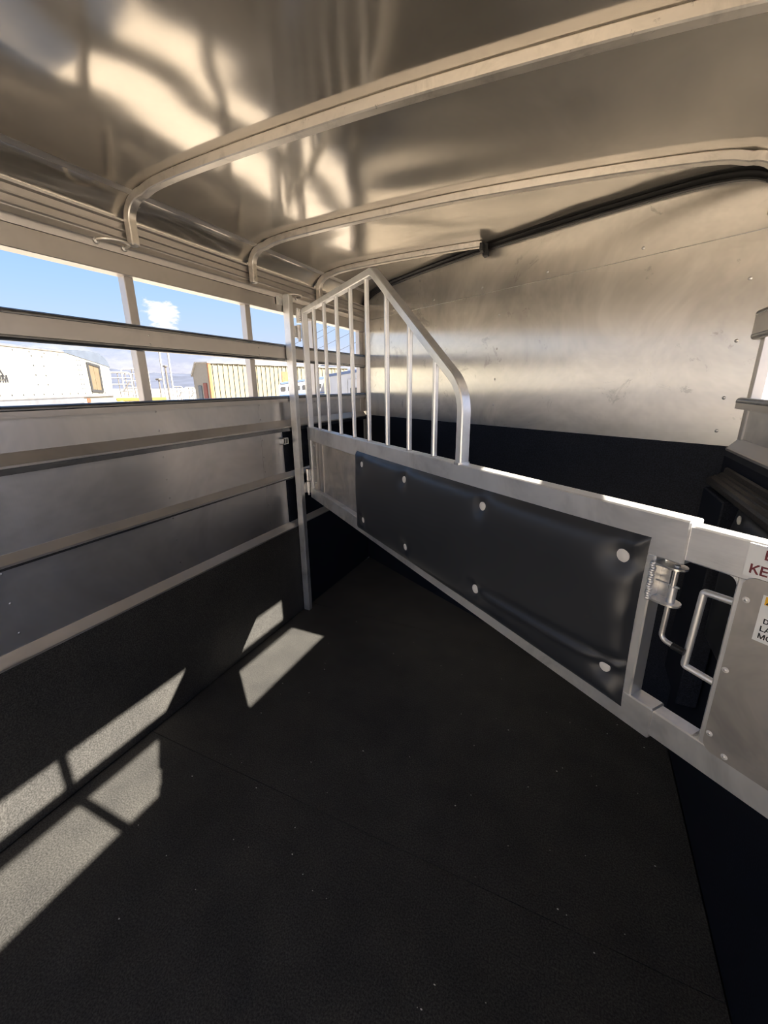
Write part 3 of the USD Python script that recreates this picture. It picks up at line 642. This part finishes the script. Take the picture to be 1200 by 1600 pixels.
# ---- metal building
C0 = np.array([-25.25, 25.56]); CT = np.array([3.162, 13.932])
mb = thing('metal_building', 'cream ribbed metal building with grey gable end and rust corner trim', 'building', (C0[0], C0[1], GZ), math.degrees(math.atan2(CT[1], CT[0])))
EH, LEN, GWd = 3.70, 16.0, 2.3
part(mb, 'long_wall', bx((0, -0.02, 0), (LEN, 0.1, EH), 0.0), SIDING, label='cream ribbed siding')
for i in range(34):
    x = 0.27 + i * 0.46
    part(mb, 'siding_rib', extrude_shape(Polygon([(x - 0.045, 0.0), (x + 0.045, 0.0), (x + 0.045, EH - 0.05), (x - 0.045, EH - 0.05)]), -0.09, -0.02), SIDING)
gab = Polygon([(0, 0), (GWd, 0), (GWd, EH - 0.85), (1.65, EH + 0.02), (0, EH)])
m = trimesh.creation.extrude_polygon(gab, 0.1); v = np.array(m.vertices); m.vertices = np.stack([-0.05 - v[:, 2] * 1.0, v[:, 0], v[:, 1]], 1)
part(mb, 'gable_wall', fix(m), GABLE, label='shaded grey gable end')
part(mb, 'corner_trim', bx((-0.18, -0.12, 0), (0.08, 0.06, EH), 0.02), ORANGE, label='rust coloured corner trim')
part(mb, 'door', bx((-0.22, 1.15, 0), (-0.10, 1.65, 2.0), 0.01), DARK_DOOR, label='dark blue-grey door')
part(mb, 'door', bx((-0.22, 0.35, 0), (-0.10, 0.85, 2.2), 0.01), RED_DOOR, label='dark red door')
rp = [(-0.2, EH - 0.02), (1.65, EH + 0.03), (GWd + 0.15, EH - 0.98), (GWd + 0.2, EH - 0.88), (1.70, EH + 0.13), (-0.2, EH + 0.08)]
m = trimesh.creation.extrude_polygon(Polygon(rp), LEN + 0.4); v = np.array(m.vertices); m.vertices = np.stack([v[:, 2] - 0.25, v[:, 0], v[:, 1]], 1)
part(mb, 'roof', fix(m), ROOF_METAL)
tk = thing('distant_sign', 'small rust red sign board above the white and blue trailer', 'sign', (-19.16, 27.0, GZ), 60)
part(tk, 'board', bx((-0.25, -0.04, 2.2), (0.25, 0.04, 2.95), 0.02), ORANGE)
part(tk, 'post', bx((-0.05, 0.02, 0), (0.05, 0.10, 2.3), 0.01), DARK_PIPE)

# ---- white and blue trailers in front of the building
def wheel(p, x, r=0.34): part(p, 'wheel', trimesh.creation.cylinder(r, 0.2, sections=20, transform=trimesh.transformations.translation_matrix((x, 0.15, r)) @ trimesh.transformations.rotation_matrix(np.pi / 2, [1, 0, 0])), BLACK_TRIM)
st = thing('stock_trailer', 'white and blue stock trailer with a row of small dark slots', 'trailer', (-10.90, 15.72, GZ), math.degrees(math.atan2(1.19, 1.68)))
L1 = 2.02
part(st, 'body', extrude_shape(Polygon([(p[0], p[2]) for p in fillet([(0, 0, 0.4), (0, 0, 2.04), (L1, 0, 2.30), (L1, 0, 0.4), (0.02, 0, 0.4)], [0.20, 0.05, 0.02], 6)]), 0.0, 1.2), VAN_WHITE)
part(st, 'blue_band', extrude_shape(Polygon([(0.10, 1.97), (0.10, 2.045), (L1, 2.295), (L1, 2.20)]), -0.02, 0.0), BLUE, label='blue band along the roof edge')
part(st, 'blue_stripe', extrude_shape(Polygon([(0.03, 1.46), (0.03, 1.51), (L1, 1.63), (L1, 1.58)]), -0.02, 0.0), BLUE, label='thin blue stripe')
for i in range(6): part(st, 'slot', extrude_shape(Polygon([(0.10 + i * 0.32, 1.68 + i * .022), (0.29 + i * 0.32, 1.69 + i * .022), (0.29 + i * 0.32, 1.85 + i * .026), (0.10 + i * 0.32, 1.84 + i * .026)]), -0.025, 0.0), SLOT)
wheel(st, 0.8); wheel(st, 1.6)
wt = thing('white_trailer', 'tall white trailer with pale blue roof edge, side door and small window', 'trailer', (-9.02, 17.00, GZ), math.degrees(math.atan2(-0.70, 2.43)))
part(wt, 'body', extrude_shape(Polygon([(p[0], p[2]) for p in fillet([(0, 0, 0.4), (0, 0, 2.40), (4.6, 0, 2.78), (4.6, 0, 0.4), (0.02, 0, 0.4)], [0.08, 0.1, 0.02], 5)]), 0, 2.3), VAN_PALE)
part(wt, 'roof_edge', sweep([(0.02, -0.02, 2.34), (4.6, -0.02, 2.72)], rect(0.06, 0.12, 0.01), (0, 1, 0)), BLUE, label='pale blue roof edge')
dr = part(wt, 'door', extrude_shape(sbox(1.20, 0.55, 1.95, 2.15), -0.03, 0.0), VAN_PALE)
part(dr, 'door_frame', extrude_shape(sbox(1.17, 0.52, 1.98, 2.18).difference(sbox(1.21, 0.56, 1.94, 2.14)), -0.05, 0.0), SILVER)
part(dr, 'window', extrude_shape(sbox(1.42, 1.42, 1.78, 1.75).buffer(0.05), -0.06, -0.03), WINDOW_DARK)
wheel(wt, 2.6, 0.36); wheel(wt, 3.5, 0.36)

# ---- overhead line
ln = thing('power_line', 'four thin overhead wires crossing the sky behind the grille', 'power line', (0, 0, GZ))
for a, b in [((-34.28, 48.16, 6.49), (-18.92, 52.14, 13.33)),
                  ((-34.33, 48.12, 5.57), (-18.92, 52.14, 12.96)),
                  ((-34.39, 48.08, 4.55), (-18.90, 52.15, 11.14)),
                  ((-34.47, 48.02, 3.09), (-18.89, 52.15, 9.75))]:
    a, b = np.array(a) - [0, 0, GZ], np.array(b) - [0, 0, GZ]
    part(ln, 'wire', rod([a + (b - a) * f - np.array([0, 0, 0.5 * f * (1 - f)]) for f in np.linspace(0, 1, 14)], 0.022, 6), WIRE)
for x, y, h in [(-34.28, 48.16, 7.2), (-18.92, 52.14, 14.2)]:
    part(ln, 'utility_pole', sweep([(x, y + 0.12, 0), (x, y + 0.12, h)], circle(0.11, 10)), DARK_PIPE)

# ---- mountains
th = np.linspace(math.radians(95), math.radians(175), 260)
rr = np.linspace(0, 1, 26)
TH, RR = np.meshgrid(th, rr, indexing='ij')
D = 2700 + RR * 1600
px, py = D * np.cos(TH), D * np.sin(TH)
ridge = 60 + 190 * meshkit.fbm(np.stack([TH * 9, RR * 0 + 1.5, RR * 0], -1).reshape(-1, 3), 4, 11).reshape(TH.shape)
rough = meshkit.fbm(np.stack([px * 0.004, py * 0.004, px * 0], -1).reshape(-1, 3), 5, 3).reshape(TH.shape)
hz = ridge * np.clip(RR * 1.6, 0, 1) ** 0.8 * (0.65 + 0.6 * rough) * np.where(RR > 0.75, 1 - (RR - 0.75) * 1.5, 1)
mt = thing('mountain_range', kind='structure', label='bare hazy mountain range on the horizon', loc=(0, 0, GZ))
part(mt, 'slopes', slab(px, py, hz - 40, 40.0), HILL, smooth=40)
